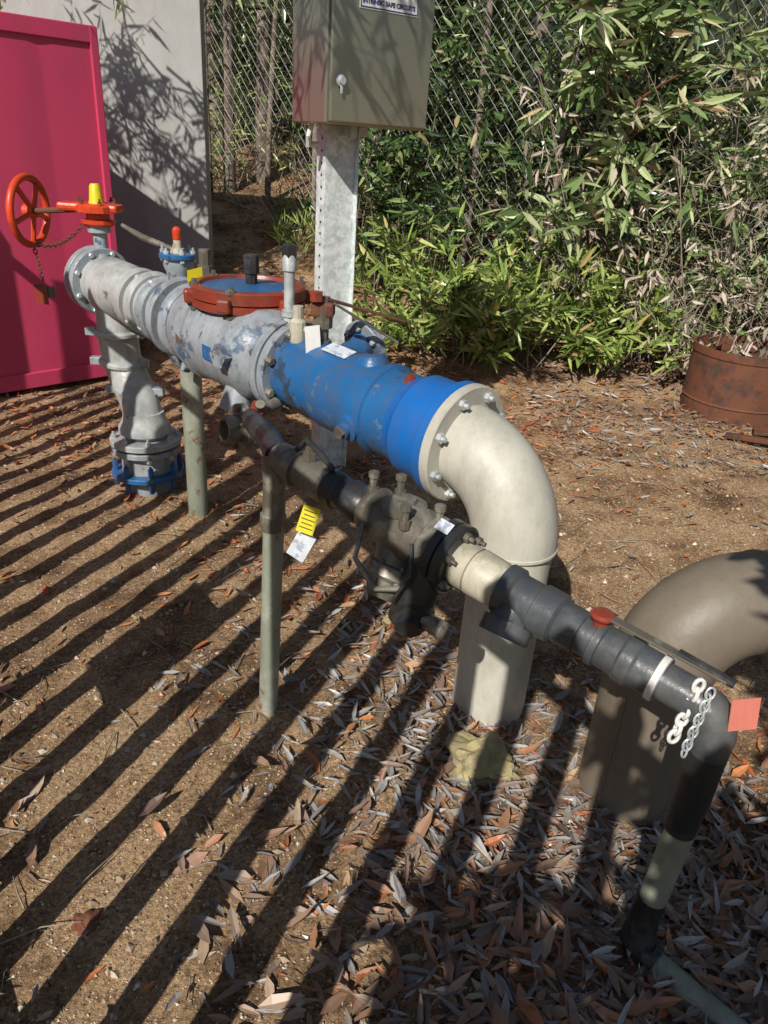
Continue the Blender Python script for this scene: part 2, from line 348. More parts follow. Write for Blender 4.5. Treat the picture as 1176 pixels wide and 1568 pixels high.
h=empty('gate_valve_handwheel')
lathe('pipe',M0+D*1.44,D,[(0,.112),(.3,.112),(.3,.13),(.36,.13),(.36,.112),(.42,.112),(.46,.125),(.62,.125),(.64,.112),(.78,.112)],'greylight',h,48)
lathe('coupling_a',M0+D*1.56,D,ringprof(0,.05,.14,.012),'grey',h,40)
lathe('coupling_b',M0+D*1.66,D,ringprof(0,.045,.138,.012),'greylight',h,40)
bolts('coupling_bolts',M0+D*1.60,D,.13,4,'galv',h,.014,.02,.08,.3)
lathe('end_flange',M0+D*2.12,D,ringprof(0,.035,.15),'grey',h,40)
lathe('end_flange_b',M0+D*2.165,D,ringprof(0,.035,.15),'grey',h,40)
bolts('end_bolts',M0+D*2.12,D,.132,8,'galv',h,.012,.012,.08)
lathe('end_cap',M0+D*2.2,D,[(0,.12),(.06,.11),(.1,.07)],'grey',h,40)
gx=V((-1.365,3.5,1.24))
lathe('stem',(gx.x,gx.y,1.02),(0,0,1),[(0,.05),(.05,.045),(.05,.03),(.14,.03),(.14,.05),(.17,.05)],'grey',h,20)
lathe('gearbox',(gx.x,gx.y,1.185),(0,0,1),[(0,.06),(.012,.075),(.025,.075),(.03,.05),(.055,.05),(.06,.095),(.085,.095),(.095,.08)],'red',h,10)
box('gearbox_arm',(gx.x-.03,gx.y,1.262),.27,.10,.035,'red',h,bev=.012)
bolts('gearbox_bolts',(gx.x,gx.y,1.25),(0,0,1),.08,6,'rust',h,.009,.008,.035)
lathe('yellow_cap',(gx.x,gx.y,1.28),(0,0,1),[(0,.034),(.015,.030),(.07,.024),(.08,.018)],'yellow',h,16)
wc=V((-1.73,3.62,1.215)); wax=V((-.985,.12,.02)).normalized()
tube('wheel_shaft',[gx+V((-.08,0,.01)),wc],.013,'rust',h,10)
wa,a_,b_=frame(wax); wr=.145
tube('wheel_rim',[wc+a_*(wr*math.cos(t))+b_*(wr*math.sin(t)) for t in np.linspace(0,2*math.pi,41)],.017,'red',h,12)
for i in range(5):
    an=2*math.pi*i/5+.3; dd=a_*math.cos(an)+b_*math.sin(an)
    tube('wheel_spoke_%d'%i,[wc+wa*-.02+dd*.015,wc+dd*wr],.012,'red',h,8)
lathe('wheel_hub',wc-wa*.03,wa,[(0,.03),(.05,.03),(.055,.02)],'red',h,16)
def chain(name,p0,p1,sag,mat,parent,n=14,lr=.011,wr_=.003):
    p0=V(p0);p1=V(p1);gs=[]
    for i in range(n):
        t0=i/n; c=p0.lerp(p1,t0)-Z*(sag*4*t0*(1-t0)); dn=(p1-p0).normalized()
        _,u,w=frame(dn); s=u if i%2 else w
        pts=[c+dn*(lr*1.5*math.cos(k))+s*(lr*math.sin(k)) for k in np.linspace(0,2*math.pi,13)]
        gs.append(tube_g(pts,wr_,6))
    v,f=join_g(gs); return mk(name,v,f,mat,parent)
chain('chain',wc+V((.0,0,-.14)),gx+V((-.05,0,-.03)),.05,'rust',h,22,.009,.0025)
chain('padlock_chain',wc+V((.0,0,-.16)),wc+V((.07,-.1,-.30)),.0,'rust',h,9,.009,.0025)
box('padlock',wc+V((.09,-.1,-.34)),.05,.03,.05,'bronze',h,bev=.006)
box('red_tag',wc+V((.06,-.12,-.35)),.06,.002,.09,'oxide',h,bev=0)
l=empty('riser_pipe')
bx,by=-1.165,3.30
tp=Mp(2.03)
tube('downpipe',[tp,(tp.x,tp.y,.70),(tp.x+.005,tp.y,.62),(tp.x+.04,tp.y-.02,.53),(bx-.02,by+.015,.44),(bx,by,.36),(bx,by,.26)],.09,'greylight',l,36)
for k,z in enumerate((.72,.585,.47)):
    ox=(0,.01,.09)[k]; oy=(0,-.005,-.055)[k]
    lathe('clamp_%d'%k,(tp.x+ox,tp.y+oy,z),(0.1 if k else 0,-.05 if k else 0,1),ringprof(0,.032,.108,.01),'greylight',l,36)
    box('clamp_lug_%d'%k,(tp.x-.115+ox,tp.y-.02+oy,z+.018),.05,.035,.035,'grey',l)
    box('clamp_lug_r%d'%k,(tp.x+.105+ox,tp.y-.02+oy,z+.018),.05,.035,.035,'grey',l)
lathe('reducer',(bx,by,.30),(0,0,1),[(0,.12),(.03,.12),(.06,.1),(.1,.092)],'greylight',l,36)
lathe('flange_top',(bx,by,.245),(0,0,1),ringprof(0,.03,.165),'greylight',l,40)
bolts('flange_bolts',(bx,by,.205),(0,0,1),.145,8,'galv',l,.013,.02,.07)
lathe('flange_mid',(bx,by,.205),(0,0,1),ringprof(0,.028,.16),'grey',l,40)
lathe('spool',(bx,by,.1),(0,0,1),[(0,.12),(.105,.12)],'greylight',l,40)
lathe('flange_blue',(bx,by,.085),(0,0,1),ringprof(0,.026,.17),'blue',l,40)
bolts('blue_bolts',(bx,by,.085),(0,0,1),.15,8,'blue',l,.013,.05,.026)
lathe('base',(bx,by,-.05),(0,0,1),[(0,.11),(.135,.11)],'grey',l,32)
s=empty('pipe_support_post')
lathe('post',(-.86,3.05,-.05),(0,0,1),[(0,.045),(.78,.045)],'post',s,24)
lathe('saddle',(-.86,3.05,.70),(0,0,1),[(0,.045),(.03,.08),(.06,.09)],'grey',s,24)
v=empty('ball_valve_lever')
lathe('nipple',(-.245,2.46,.95),(0,0,1),[(0,.03),(.05,.03),(.05,.02),(.09,.02),(.09,.032),(.16,.032),(.16,.022),(.19,.022)],'bronze',v,8)
box('valve_body',(-.245,2.46,1.10),.075,.06,.05,'rust',v,bev=.01)
box('lever',(-.12,2.525,1.095),.32,.036,.009,'rust',v,X=(.26,.14,-.085),Y=(-.47,.88,0),Z=(.28,.13,.95))
box('lever_b',(-.10,2.47,1.06),.26,.030,.008,'bronze',v,X=(.26,.10,-.16),Y=(-.36,.93,0),Z=(.5,.13,.85))
lathe('red_nut',(-.265,2.43,1.13),(0,0,1),[(0,.022),(.03,.022)],'oxide',v,6)
box('white_tag',(-.27,2.40,1.0),.05,.002,.11,'white',v,X=(.9,.3,.1),Y=(.3,-.9,.2),Z=(-.1,.2,.95),bev=0)
lathe('small_gauge',(-.33,2.48,.95),(0,0,1),[(0,.02),(.02,.028),(.1,.028),(.11,.018),(.15,.018)],'cream',v,10)
tube('cross_fitting',[(-.33,2.48,1.02),(-.24,2.46,1.03)],.014,'bronze',v,8)

# ------------------------------------------------------------ bypass line
y=empty('bypass_pipe')
B0=V((-.29,1.80,.845)); B1=V((.640,1.075,.70)); bd=(B1-B0).normalized(); BL=(B1-B0).length
bn=V((bd.y,-bd.x,0)).normalized()
if bn.y>0: bn=-bn
def Bp(t,n=0,hh=0): return B0.lerp(B1,t)+bn*n+Z*hh
def seg_(name,t0,t1,prof,mat,seg=32,k=1):
    Lg=(t1-t0)*BL; return lathe(name,Bp(t0),bd,[(a*Lg,r*k) for a,r in prof],mat,y,seg)
tube('feed_pipe',[(-.52,2.50,.70),(-.47,2.36,.74),(-.40,2.12,.80),(-.33,1.92,.84),Bp(.0)],.034,'black',y,20)
lathe('feed_flange',(-.50,2.40,.69),(-.75,-.6,.1),ringprof(0,.028,.085),'bronze',y,28)
bolts('feed_bolts',(-.50,2.40,.69),V((-.75,-.6,.1)),.066,6,'bronze',y,.009,.008,.028)
lathe('feed_outlet',(-.522,2.383,.69),(-.75,-.6,.1),[(0,.05),(.05,.046),(.05,.034),(.02,.03)],'bronze',y,24)
seg_('coupling_a',.0,.16,[(0,.036),(.05,.043),(.3,.045),(.3,.050),(.45,.050),(.45,.042),(.75,.042),(.75,.049),(.95,.049),(1,.04)],'bronze')
seg_('coupling_b',.155,.27,[(0,.04),(.1,.047),(.3,.047),(.35,.042),(.5,.042),(.55,.049),(.9,.049),(1,.043)],'black')
tube('valve_hose',[Bp(.06,.0,.045),Bp(.09,.0,.09),Bp(.13,0,.075),Bp(.17,.0,.05)],.008,'black',y,8)
lathe('hex_plug',Bp(.10,0,.04),(0,0,1),[(0,.018),(.022,.018),(.022,.012),(.036,.012)],'bronze',y,6)
seg_('valve_body',.265,.46,[(0,.045),(.08,.06),(.12,.066),(.15,.066),(.2,.052),(.45,.066),(.7,.072),(.8,.058),(.85,.074),(1,.074)],'bronze')
lathe('bonnet',Bp(.37,0,-.02),(bn.x*.6,bn.y*.6,-.9),[(0,.052),(.07,.052),(.075,.062),(.1,.062),(.11,.048),(.15,.035)],'bronze',y,24)
bolts('bonnet_bolts',Bp(.37,0,-.02)+V((bn.x*.6,bn.y*.6,-.9)).normalized()*.072,(bn.x*.6,bn.y*.6,-.9),.052,6,'bronze',y,.008,.008,.03)
lathe('bonnet_top',Bp(.36,0,.03),(0,0,1),[(0,.05),(.02,.048),(.02,.055),(.035,.055),(.04,.03),(.05,.028)],'bronze',y,20)
for k,(t_,n_) in enumerate(((.28,.0),(.44,-.01),(.40,.055),(.32,-.045))):
    lathe('top_bolt_%d'%k,Bp(t_,n_,.045),(0,0,1),[(0,.014),(.02,.014),(.02,.009),(.045,.009),(.045,.013),(.058,.013)],'bronze',y,8)
seg_('black_flange',.455,.50,[(0,.078),(.08,.084),(.45,.084),(.5,.076),(.55,.084),(.92,.084),(1,.078)],'black',36)
bolts('black_flange_bolts',Bp(.455),bd,.068,6,'bronze',y,.011,.012,.055)
tube('black_actuator',[Bp(.455,.02,.0),Bp(.445,.05,-.08),Bp(.435,.07,-.17)],[.055,.048,.045],'black',y,20)
lathe('actuator_disc',Bp(.44,.06,-.14),(bd.x*.5+bn.x,bd.y*.5+bn.y,-.4),[(-.02,.045),(.0,.052),(.03,.052),(.035,.03),(.06,.03)],'black',y,24)
lathe('actuator_knob',Bp(.475,.07,-.14),(bd.x,bd.y,-.1),[(0,.018),(.03,.022),(.055,.022),(.06,.013)],'bronze',y,16)
tube('actuator_cable',[Bp(.43,.07,.03),Bp(.45,.1,-.03),Bp(.43,.12,-.09),Bp(.42,.09,-.15)],.005,'black',y,8)
tube('small_bore_tube',[Bp(.30,.06,.0),Bp(.32,.11,-.06),Bp(.38,.12,-.10),Bp(.43,.09,-.08)],.007,'bronze',y,8)
box('data_tag',Bp(.475,.03,.085),.036,.03,.002,'paper',y,X=bd,Y=bn+Z*-.5,Z=Z+bn*.5,bev=0)
seg_('union',.50,.60,[(0,.05),(.1,.054),(.35,.054),(.36,.048),(.4,.048),(.41,.055),(.9,.053),(1,.047)],'cream')
seg_('tee',.60,.72,[(0,.05),(.02,.058),(.2,.058),(.25,.05),(.6,.05),(.62,.055),(.95,.055),(1,.045)],'pvc')
lathe('tee_branch',Bp(.635,0,-.01),(bn.x*.6,bn.y*.6,-.8),[(0,.046),(.05,.046),(.05,.055),(.085,.055),(.085,.045),(.07,.04)],'pvc',y,32)
seg_('pipe_mid',.71,.96,[(0,.05),(.05,.056),(.2,.056),(.21,.05),(.3,.05),(.31,.06),(.36,.06),(.37,.053),(.5,.056),(.52,.062),(.6,.062),(.62,.055),(.8,.055),(.8,.047),(1,.047)],'pvc',32,.82)
seg_('white_band',.895,.908,[(0,.047),(.1,.050),(.9,.050),(1,.047)],'white',32,.97)
lathe('ball_stem',Bp(.79,0,.04),(0,0,1),[(0,.016),(.02,.016),(.02,.024),(.026,.026),(.031,.02)],'oxide',y,20)
hv=(Bp(1.0,0,.072)-Bp(.805,.0,.068))
box('ball_handle',(Bp(.805,.0,.068)+Bp(1.0,0,.072))/2,hv.length,.022,.006,'bronze',y,X=hv,Y=V((-bd.y,bd.x,0)),Z=Z,bev=.002)
tube('handle_grip',[Bp(.92,0,.073),Bp(1.01,.0,.073)],[.010,.009],'black',y,8)
ec=[Bp(.94),Bp(.965),Bp(.985,0,-.005),Bp(1.0,0,-.022),Bp(1.005,0,-.05),Bp(1.005,0,-.09)]
tube('elbow',ec,[.037,.039,.041,.041,.039,.036],'pvc',y,24)
dx,dy=Bp(1.005).x,Bp(1.005).y
tube('downpipe_wrap',[(dx,dy,.63),(dx,dy,.5),(dx-.005,dy,.40)],[.036,.034,.032],'black',y,20)
tube('downpipe',[(dx,dy,.42),(dx-.01,dy,.2),(dx-.015,dy,.11)],.029,'post',y,20)
tube('ground_elbow',[(dx-.012,dy,.19),(dx-.015,dy,.13),(dx-.015,dy-.002,.05),(dx-.002,dy-.015,.026),(dx+.02,dy-.035,.02)],[.031,.032,.038,.04,.036],'black',y,20)
tube('ground_pipe',[(dx+.01,dy-.028,.02),(dx+.25,dy-.27,.012)],.031,'post',y,20)
lathe('support_post',(-.318,1.775,-.05),(0.03,0.0,1),[(0,.029),(.74,.029)],'post',y,20)
tube('support_post_top',[(-.297,1.775,.66),(-.295,1.78,.78),(-.30,1.80,.845)],[.031,.031,.034],'bronze',y,16)
lathe('support_union',(-.299,1.775,.64),(0.03,0.0,1),ringprof(0,.05,.036),'bronze',y,8)
chain('white_rope',Bp(.965,.02,.045),Bp(.955,.05,-.085),0,'white',y,7,.009,.004)
chain('link_chain',Bp(.985,.03,.05),Bp(.98,.07,-.08),0,'galv',y,10,.008,.0022)
box('red_tag',Bp(1.035,.0,.026),.058,.002,.06,'pinktag',y,X=(.95,.2,.0),Y=(.2,-.9,.3),Z=(0,.3,.95),bev=0)
box('yellow_tag',Bp(.145,.055,-.085),.045,.002,.07,'yellow',y,X=(.95,-.1,-.25),Y=(.2,-.9,.3),Z=(.25,.3,.9),bev=0)
for i_ in range(5):
    box('yellow_tag_text_%d'%i_,Bp(.145,.0575,-.085)+V((.25,.3,.9)).normalized()*(.024-.011*i_)+V((.0006,-.0025,.0008)),.034-.006*(i_%2),.0008,.002,'black',y,X=(.95,-.1,-.25),Y=(.2,-.9,.3),Z=(.25,.3,.9),bev=0)
box('white_tag',Bp(.13,.06,-.165),.05,.002,.075,'paper',y,X=(.85,-.1,-.5),Y=(.2,-.9,.3),Z=(.45,.3,.85),bev=0)

# ------------------------------------------------------------ large curved pipe at right
cp=empty('curved_pipe')
px,py=.735,1.55; zc=.62; Rr=.20; hd2=V((.97,.23,0)).normalized()
pts=[(px,py,-.1),(px,py,.2),(px,py,zc-Rr)]+[V((px,py,zc-Rr))+hd2*(Rr*(1-math.cos(t)))+Z*(Rr*math.sin(t)) for t in np.linspace(.08,math.pi/2,18)]
pts.append(V((px,py,zc))+hd2*(Rr+1.6))
tube('pipe',pts,.13,'brownpipe',cp,56)
lathe('weld',V((px,py,zc))+hd2*(Rr+.02),hd2,[(0,.13),(.004,.134),(.012,.134),(.016,.13)],'brownpipe',cp,48,False)
tube('seam',[(px-.10,py-.085,-.05),(px-.10,py-.085,.40)],.004,'brownpipe',cp,6)
box('label',V((px,py,zc))+hd2*(Rr+.14)+V((-.02,-.03,.131)),.1,.07,.002,'paper',cp,X=hd2,Y=(-.2,.97,.15),bev=0)

def rock(name,c,s,mat,seed):
    import bmesh
    bm=bmesh.new(); bmesh.ops.create_icosphere(bm,subdivisions=4,radius=1)
    for w in bm.verts:
        d=noise.noise(w.co*1.3+V((seed,0,0)))*.5+abs(noise.noise(w.co*3+V((seed,0,0))))*.3; w.co*=.9+d
        w.co=V((w.co.x*s[0],w.co.y*s[1],w.co.z*s[2]))+V(c)
    me=bpy.data.meshes.new(name); bm.to_mesh(me); bm.free(); me.materials.append(M[mat])
    me.polygons.foreach_set('use_smooth',[True]*len(me.polygons)); me.set_sharp_from_angle(angle=math.radians(20))
    o=bpy.data.objects.new(name,me); scene.collection.objects.link(o)
rock('rock',(.33,1.59,.03),(.10,.08,.07),'rock',3)
rock('rock',(-.60,1.05,.0),(.03,.03,.02),'rust',8)
rock('rock',(.06,2.3,.0),(.045,.03,.025),'rock',12)
dm=empty('rusty_drum')
dxx,dyy=2.48,5.25
lathe('shell',(dxx,dyy,-.02),(0,0,1),[(0,.36),(.12,.36),(.13,.368),(.14,.36),(.44,.36),(.45,.368),(.50,.368),(.50,.352),(.05,.35)],'rust',dm,48)
rp_=empty('rusty_scrap_plate')
box('plate',(2.66,4.66,.06),.5,.16,.02,'rust',rp_,X=(.9,-.35,.1),Y=(.35,.9,.0),Z=(-.1,0,1))
box('bar',(2.35,4.55,.04),.35,.05,.03,'rust',rp_,X=(.85,-.5,.08),Y=(.5,.85,.0),Z=(-.1,0,1))

# ------------------------------------------------------------ container
c=empty('shipping_container')
cd=V((.693,.72,0)).normalized(); cn=V((cd.y,-cd.x,0)); corner=V((-1.87,5.07,0)); H=2.1; LEN=3.0; DEP=2.35
vv=[]; per=.36; s_=0; prof=[]
while s_<LEN-.06:
    prof+= [(s_,0),(s_+.22,0),(s_+.28,-.005),(s_+.31,-.005)]; s_+=per
for (ss,dd) in prof:
    base=corner-cd*(.05+min(ss,LEN-.06))+cn*(-.012+dd)
    vv.append(base+Z*.12); vv.append(base+Z*(H-.09))
ff=[(2*i,2*i+1,2*i+3,2*i+2) for i in range(len(prof)-1)]
mk('side_panel',vv,ff,'pink',c,True,60)
def cbox(n,s0,s1,d0,d1,z0,z1,mat='pink'):
    ctr=corner-cd*((s0+s1)/2)-cn*((d0+d1)/2)+Z*((z0+z1)/2)
    return box(n,ctr,s1-s0,d1-d0,z1-z0,mat,c,X=cd,Y=cn,bev=.006)
cbox('top_rail',0,LEN,-.004,.06,H-.09,H)
cbox('bottom_rail',0,LEN,-.002,.08,.03,.13)
cbox('corner_post',0,.05,-.006,.08,.03,H-.002)
cbox('shell',.03,LEN,.08,DEP,.05,H-.03)
cbox('base_skid',.1,LEN-.1,.1,DEP-.1,-.02,.06,'rust')
w=empty('concrete_wall')
box('panel',(-3.65,7.03,1.35),3.84,.14,3.3,'wall',w,bev=.008)
box('capping',(-3.65,7.03,3.03),3.9,.2,.06,'galv',w)

# ------------------------------------------------------------ control cabinet on post
k=empty('control_cabinet')
th=math.radians(35); fx=V((math.cos(th),math.sin(th),0)); fy=V((-math.sin(th),math.cos(th),0))
C=V((-.35,3.40,0)); zb=1.655; W_,D_,H_=.50,.30,.66
def kb(n,x0,x1,y0,y1,z0,z1,mat,bev=.003):
    return box(n,C+fx*((x0+x1)/2)+fy*((y0+y1)/2)+Z*((z0+z1)/2),x1-x0,y1-y0,z1-z0,mat,k,X=fx,Y=fy,bev=bev)
kb('case',0,W_,0.004,D_,zb,zb+H_,'steel',.006)
kb('door',.012,W_-.004,-.018,.002,zb+.008,zb+H_-.008,'steel',.005)
zs=zb-.045
kb('sign_plate',.13,.41,-.021,-.019,zs+.455,zs+.60,'white',0)
kb('sign_border',.133,.407,-.0225,-.0215,zs+.459,zs+.463,'bluelabel',0)
kb('sign_border_l',.133,.137,-.0225,-.0215,zs+.464,zs+.596,'bluelabel',0)
kb('sign_border_r',.403,.407,-.0225,-.0215,zs+.464,zs+.596,'bluelabel',0)
def txt(s_,x,z,size):
    cu=bpy.data.curves.new('sign_text','FONT'); cu.body=s_; cu.size=size; cu.extrude=.0004; cu.offset=.0006
    o=bpy.data.objects.new('sign_text',cu); scene.collection.objects.link(o); o.parent=k; cu.materials.append(M['bluelabel'])
    m3=Matrix((fx,Z,-fy)).transposed(); o.matrix_world=Matrix.Translation(C+fx*x-fy*.0225+Z*z)@m3.to_4x4()
txt('INTRINSIC SAFE CIRCUITS',.142,zs+.474,.0215)
lathe('lock',C+fx*.055-fy*.018+Z*(zb+.155),-fy,[(0,.022),(.008,.022),(.012,.014),(.022,.014)],'galv',k,20)
box('lock_tab',C+fx*.055-fy*.03+Z*(zb+.13),.012,.006,.045,'galv',k,X=fx,Y=fy)
pc=C+V((.03,.30,0))
def pb(n,x0,x1,y0,y1,z0,z1,mat='postgalv'):
    return box(n,pc+fx*((x0+x1)/2)+fy*((y0+y1)/2)+Z*((z0+z1)/2),x1-x0,y1-y0,z1-z0,mat,k,X=fx,Y=fy,bev=.002)
pb('post_web',-.06,.09,0,.005,-.1,zb+.3)
pb('post_flange_left',-.065,-.06,-.0,.08,-.1,zb+.3)
pb('post_flange_right',.09,.095,-.03,.06,-.1,zb+.3)
gs=[]
for zz in np.arange(.9,1.65,.05):
    gs.append(lathe_g(pc+fx*-.0655+fy*.03+Z*zz,-fx,[(0,.006),(.0015,.006)],10))
a1,a2=join_g(gs); mk('post_holes',a1,a2,'black',k)
pb('bracket',-.1,.14,-.02,.0,zb-.04,zb-.0,'galv')
tube('conduit',[C+fx*.05+fy*.2+Z*(zb+.01),C+fx*.03+fy*.2+Z*(zb-.05),C+fx*.04+fy*.22+Z*(zb-.085),C+fx*.10+fy*.24+Z*(zb-.08)],.012,'white',k,10)
tube('gland',[C+fx*.22+fy*.15+Z*(zb+.01),C+fx*.22+fy*.15+Z*(zb-.05)],.02,'galv',k,10)

# ------------------------------------------------------------ palisade fence
pf=empty('palisade_fence')
p_end=V((-3.0,3.75,0)); p_start=V((.95,-1.65,0)); pd=(p_end-p_start).normalized(); pn=V((-pd.y,pd.x,0)); LL=(p_end-p_start).length
vv=[];ff=[]; x=0
while x<LL:
    cpt=p_start+pd*x; wd=.09; o=len(vv)
    for z,wf in ((.03,1),(1.93,1),(2.0,.15)):
        for (a,b2) in ((-wd/2*wf,0),(0,.022),(wd/2*wf,0),(0,.018)):
            vv.append(cpt+pd*a+pn*b2+Z*z)
    for r_ in range(2):
        for q_ in range(4):
            q2=(q_+1)%4; ff.append((o+r_*4+q_,o+r_*4+q2,o+(r_+1)*4+q2,o+(r_+1)*4+q_))
    x+=.188
mk('pales',vv,ff,'fence',pf,False)
for z in (.10,1.80):
    box('rail_%d'%(z*100),(p_start+p_end)/2+Z*z-pn*.03,LL,.04,.05,'fence',pf,X=pd,Y=pn)
sp=V((-.24,0,0))+pd*1.45
box('added_shade_board',sp+Z*.85+pn*.04,.30,.004,.5,'white',pf,X=pd,Y=pn,bev=0)  # unseen panel added to cast a broad shadow among the stripes

# ------------------------------------------------------------ chain link fence
cf=empty('chain_link_fence')
fa=V((-3.4,10.1,0)); fb=V((4.6,4.4,0)); fd=(fb-fa).normalized(); FL=(fb-fa).length; FH=2.9; cell=.12
gs=[]
def fpt(u_,z):
    p=fa+fd*u_; return V((p.x,p.y+.04*math.sin(u_*1.7)+.03*math.sin(z*3+u_),hump(p.x,p.y)+z))
u0=-FH
while u0<FL:
    for sgn in (0,1):
        ua,ub=max(u0,0),min(u0+FH,FL)
        if ub-ua<.05: continue
        us=[ua+(ub-ua)*t for t in np.linspace(0,1,8)]
        gs.append(tube_g([fpt(uu,(FH-(uu-u0)) if sgn else (uu-u0)) for uu in us],.0028,3))
    u0+=cell
a1,a2=join_g(gs); mk('mesh_wire',a1,a2,'wire',cf,False)
for uu in (0.3,3.0,5.7,8.4):
    tube('fence_post_%d'%(uu*10),[fpt(uu,-.2),fpt(uu,FH+.05)],.028,'bark',cf,14)
for zz in (.03,FH-.02):
    tube('rail_wire_%d'%(zz*100),[fpt(u_,zz) for u_ in np.linspace(0,FL,20)],.004,'wire',cf,6)

# ------------------------------------------------------------ vegetation
def plant(name,stems,leafL,leafW,mat,stemmat,per=40,spread=.12,droop=.35,stem_r=.006,outward=.5,tmin=.25,subs=5,subL=.35,twig='gtwig',curl=(-.05,.3),keep=None):
    e=empty(name); gs=[];g2_=[];P=[];T=[]
    for (b0,t0) in stems:
        b0=V(b0);t0=V(t0); bend=V((random.uniform(-1,1),random.uniform(-1,1),random.uniform(0,.5)))*(t0-b0).length*.12
        def pt(t): return b0.lerp(t0,t)+bend*(4*t*(1-t))
        ps=[pt(t) for t in np.linspace(0,1,7)]
        gs.append(tube_g(ps,[stem_r*(1-.75*i/6) for i in range(7)],5))
        for j in range(subs):
            t=random.uniform(tmin,1); o=pt(t)
            dr=V((random.uniform(-1,1),random.uniform(-1,1),random.uniform(-.2,.8))).normalized()
            dr=(dr+(t0-b0).normalized()*.4).normalized(); LN=subL*random.uniform(.5,1.2)
            qs=[o+dr*(LN*q/3)+Z*(-droop*.25*LN*(q/3)**2) for q in range(4)]
            g2_.append(tube_g(qs,[min(stem_r,.008)*.3]*3+[.0008],3))
            for m_ in range(per):
                q=random.uniform(.1,1); p=o+dr*(LN*q)+Z*(-droop*.25*LN*q*q)
                d=(dr*outward+V((random.gauss(0,.6),random.gauss(0,.6),random.gauss(-droop,.4)))).normalized()
                pp=p+V((random.gauss(0,spread*.15),random.gauss(0,spread*.15),random.gauss(0,spread*.15)))
                if keep and not keep(pp): continue
                P.append(tuple(pp)); T.append(tuple(d))
    a1,a2=join_g(gs); mk('stems',a1,a2,stemmat,e)
    a1,a2=join_g(g2_); mk('twigs',a1,a2,twig,e,False)
    n=len(P); P=np.array(P);T=np.array(T)
    Nn=rand_unit(n)+np.array([-.15,-.4,.6])
    Ln=rng.uniform(*leafL,n); W=Ln*rng.uniform(*leafW,n)
    leaf_mesh('leaves',P,T,Nn,Ln,W,rng.uniform(curl[0],curl[1],n),mat,e)
    return e
U=random.uniform
st=[]
for i in range(80):
    x=U(.05,2.1); y_=U(5.7,6.7); b0=(x,y_,hump(x,y_)); st.append((b0,(x+U(-.45,.45),y_+U(-.6,.3),hump(x,y_)+U(.2,.85))))
plant('wattle_shrub',st,(.10,.21),(.14,.22),'leafbright','twig',per=12,subs=5,subL=.3,droop=.1,outward=.9)
plant('sapling_tree',[((1.47,6.1,.1),(1.62,6.15,2.9))]+[((1.5,6.15,z),(1.5+U(-.85,.8),6.05+U(-.6,.4),z+U(.2,.7))) for z in np.linspace(.9,2.6,22)],(.14,.27),(.17,.25),'leafgum','redstem',per=9,subs=6,subL=.36,droop=.5,stem_r=.013,outward=.7)
st=[]
for i in range(78):
    x=U(1.6,4.2); y_=7.0-.5*(x-1.7)+U(-.6,.5); b0=(x,y_,hump(x,y_)); st.append((b0,(x+U(-.5,.4),y_+U(-.6,.2),hump(x,y_)+U(.6,2.9))))
plant('gum_shrub',st,(.09,.2),(.14,.21),'leafgum','twig',per=11,subs=8,subL=.42,droop=.6,outward=.6)
st=[]
for i in range(80):
    x=U(1.5,3.8); y_=6.3-.55*(x-1.7)+U(-.4,.3); st.append(((x,y_,hump(x,y_)),(x+U(-.9,.9),y_+U(-.4,.2),hump(x,y_)+U(.3,2.3))))
plant('dry_brush',st,(.06,.13),(.15,.28),'dryleaf','twig',per=4,subs=7,subL=.5,droop=.8,twig='twig')
st=[]
for i in range(520):
    x=U(-4.5,7); yf=10.1-.7125*(x+3.4); y_=max(yf,4.9)+.2+U(0,2.3)
    if x<-.9: y_+=U(0.6,1.6)
    zb0=hump(x,y_)+U(-.2,2.9)
    if x<-.9 and random.random()<.35: continue
    st.append(((x,y_,zb0),(x+U(-.7,.7),y_+U(-.7,.7),zb0+U(.2,1.1))))
plant('forest_understorey',st,(.09,.19),(.2,.34),'leafdark','bark',per=10,subs=9,subL=.5,droop=.5,stem_r=.009)
st=[]
for i in range(34):
    x=U(-.35,1.6); y_=U(6.7,7.4); b0=(x,y_,hump(x,y_)); st.append((b0,(x+U(-.4,.4),y_+U(-.4,.3),hump(x,y_)+U(.5,2.6))))
plant('dark_bush',st,(.08,.17),(.2,.3),'leafdark','bark',per=10,subs=8,subL=.4,droop=.5)
st=[]
for i in range(80):
    x=U(-3.2,-.4); y_=U(9.0,11); b0=(x,y_,hump(x,y_)); st.append((b0,(x+U(-.7,.7),y_+U(-.4,.3),hump(x,y_)+U(.3,2.0))))
plant('dry_scrub',st,(.06,.14),(.12,.2),'leafbright','twig',per=4,subs=6,subL=.4,droop=.5,twig='twig')
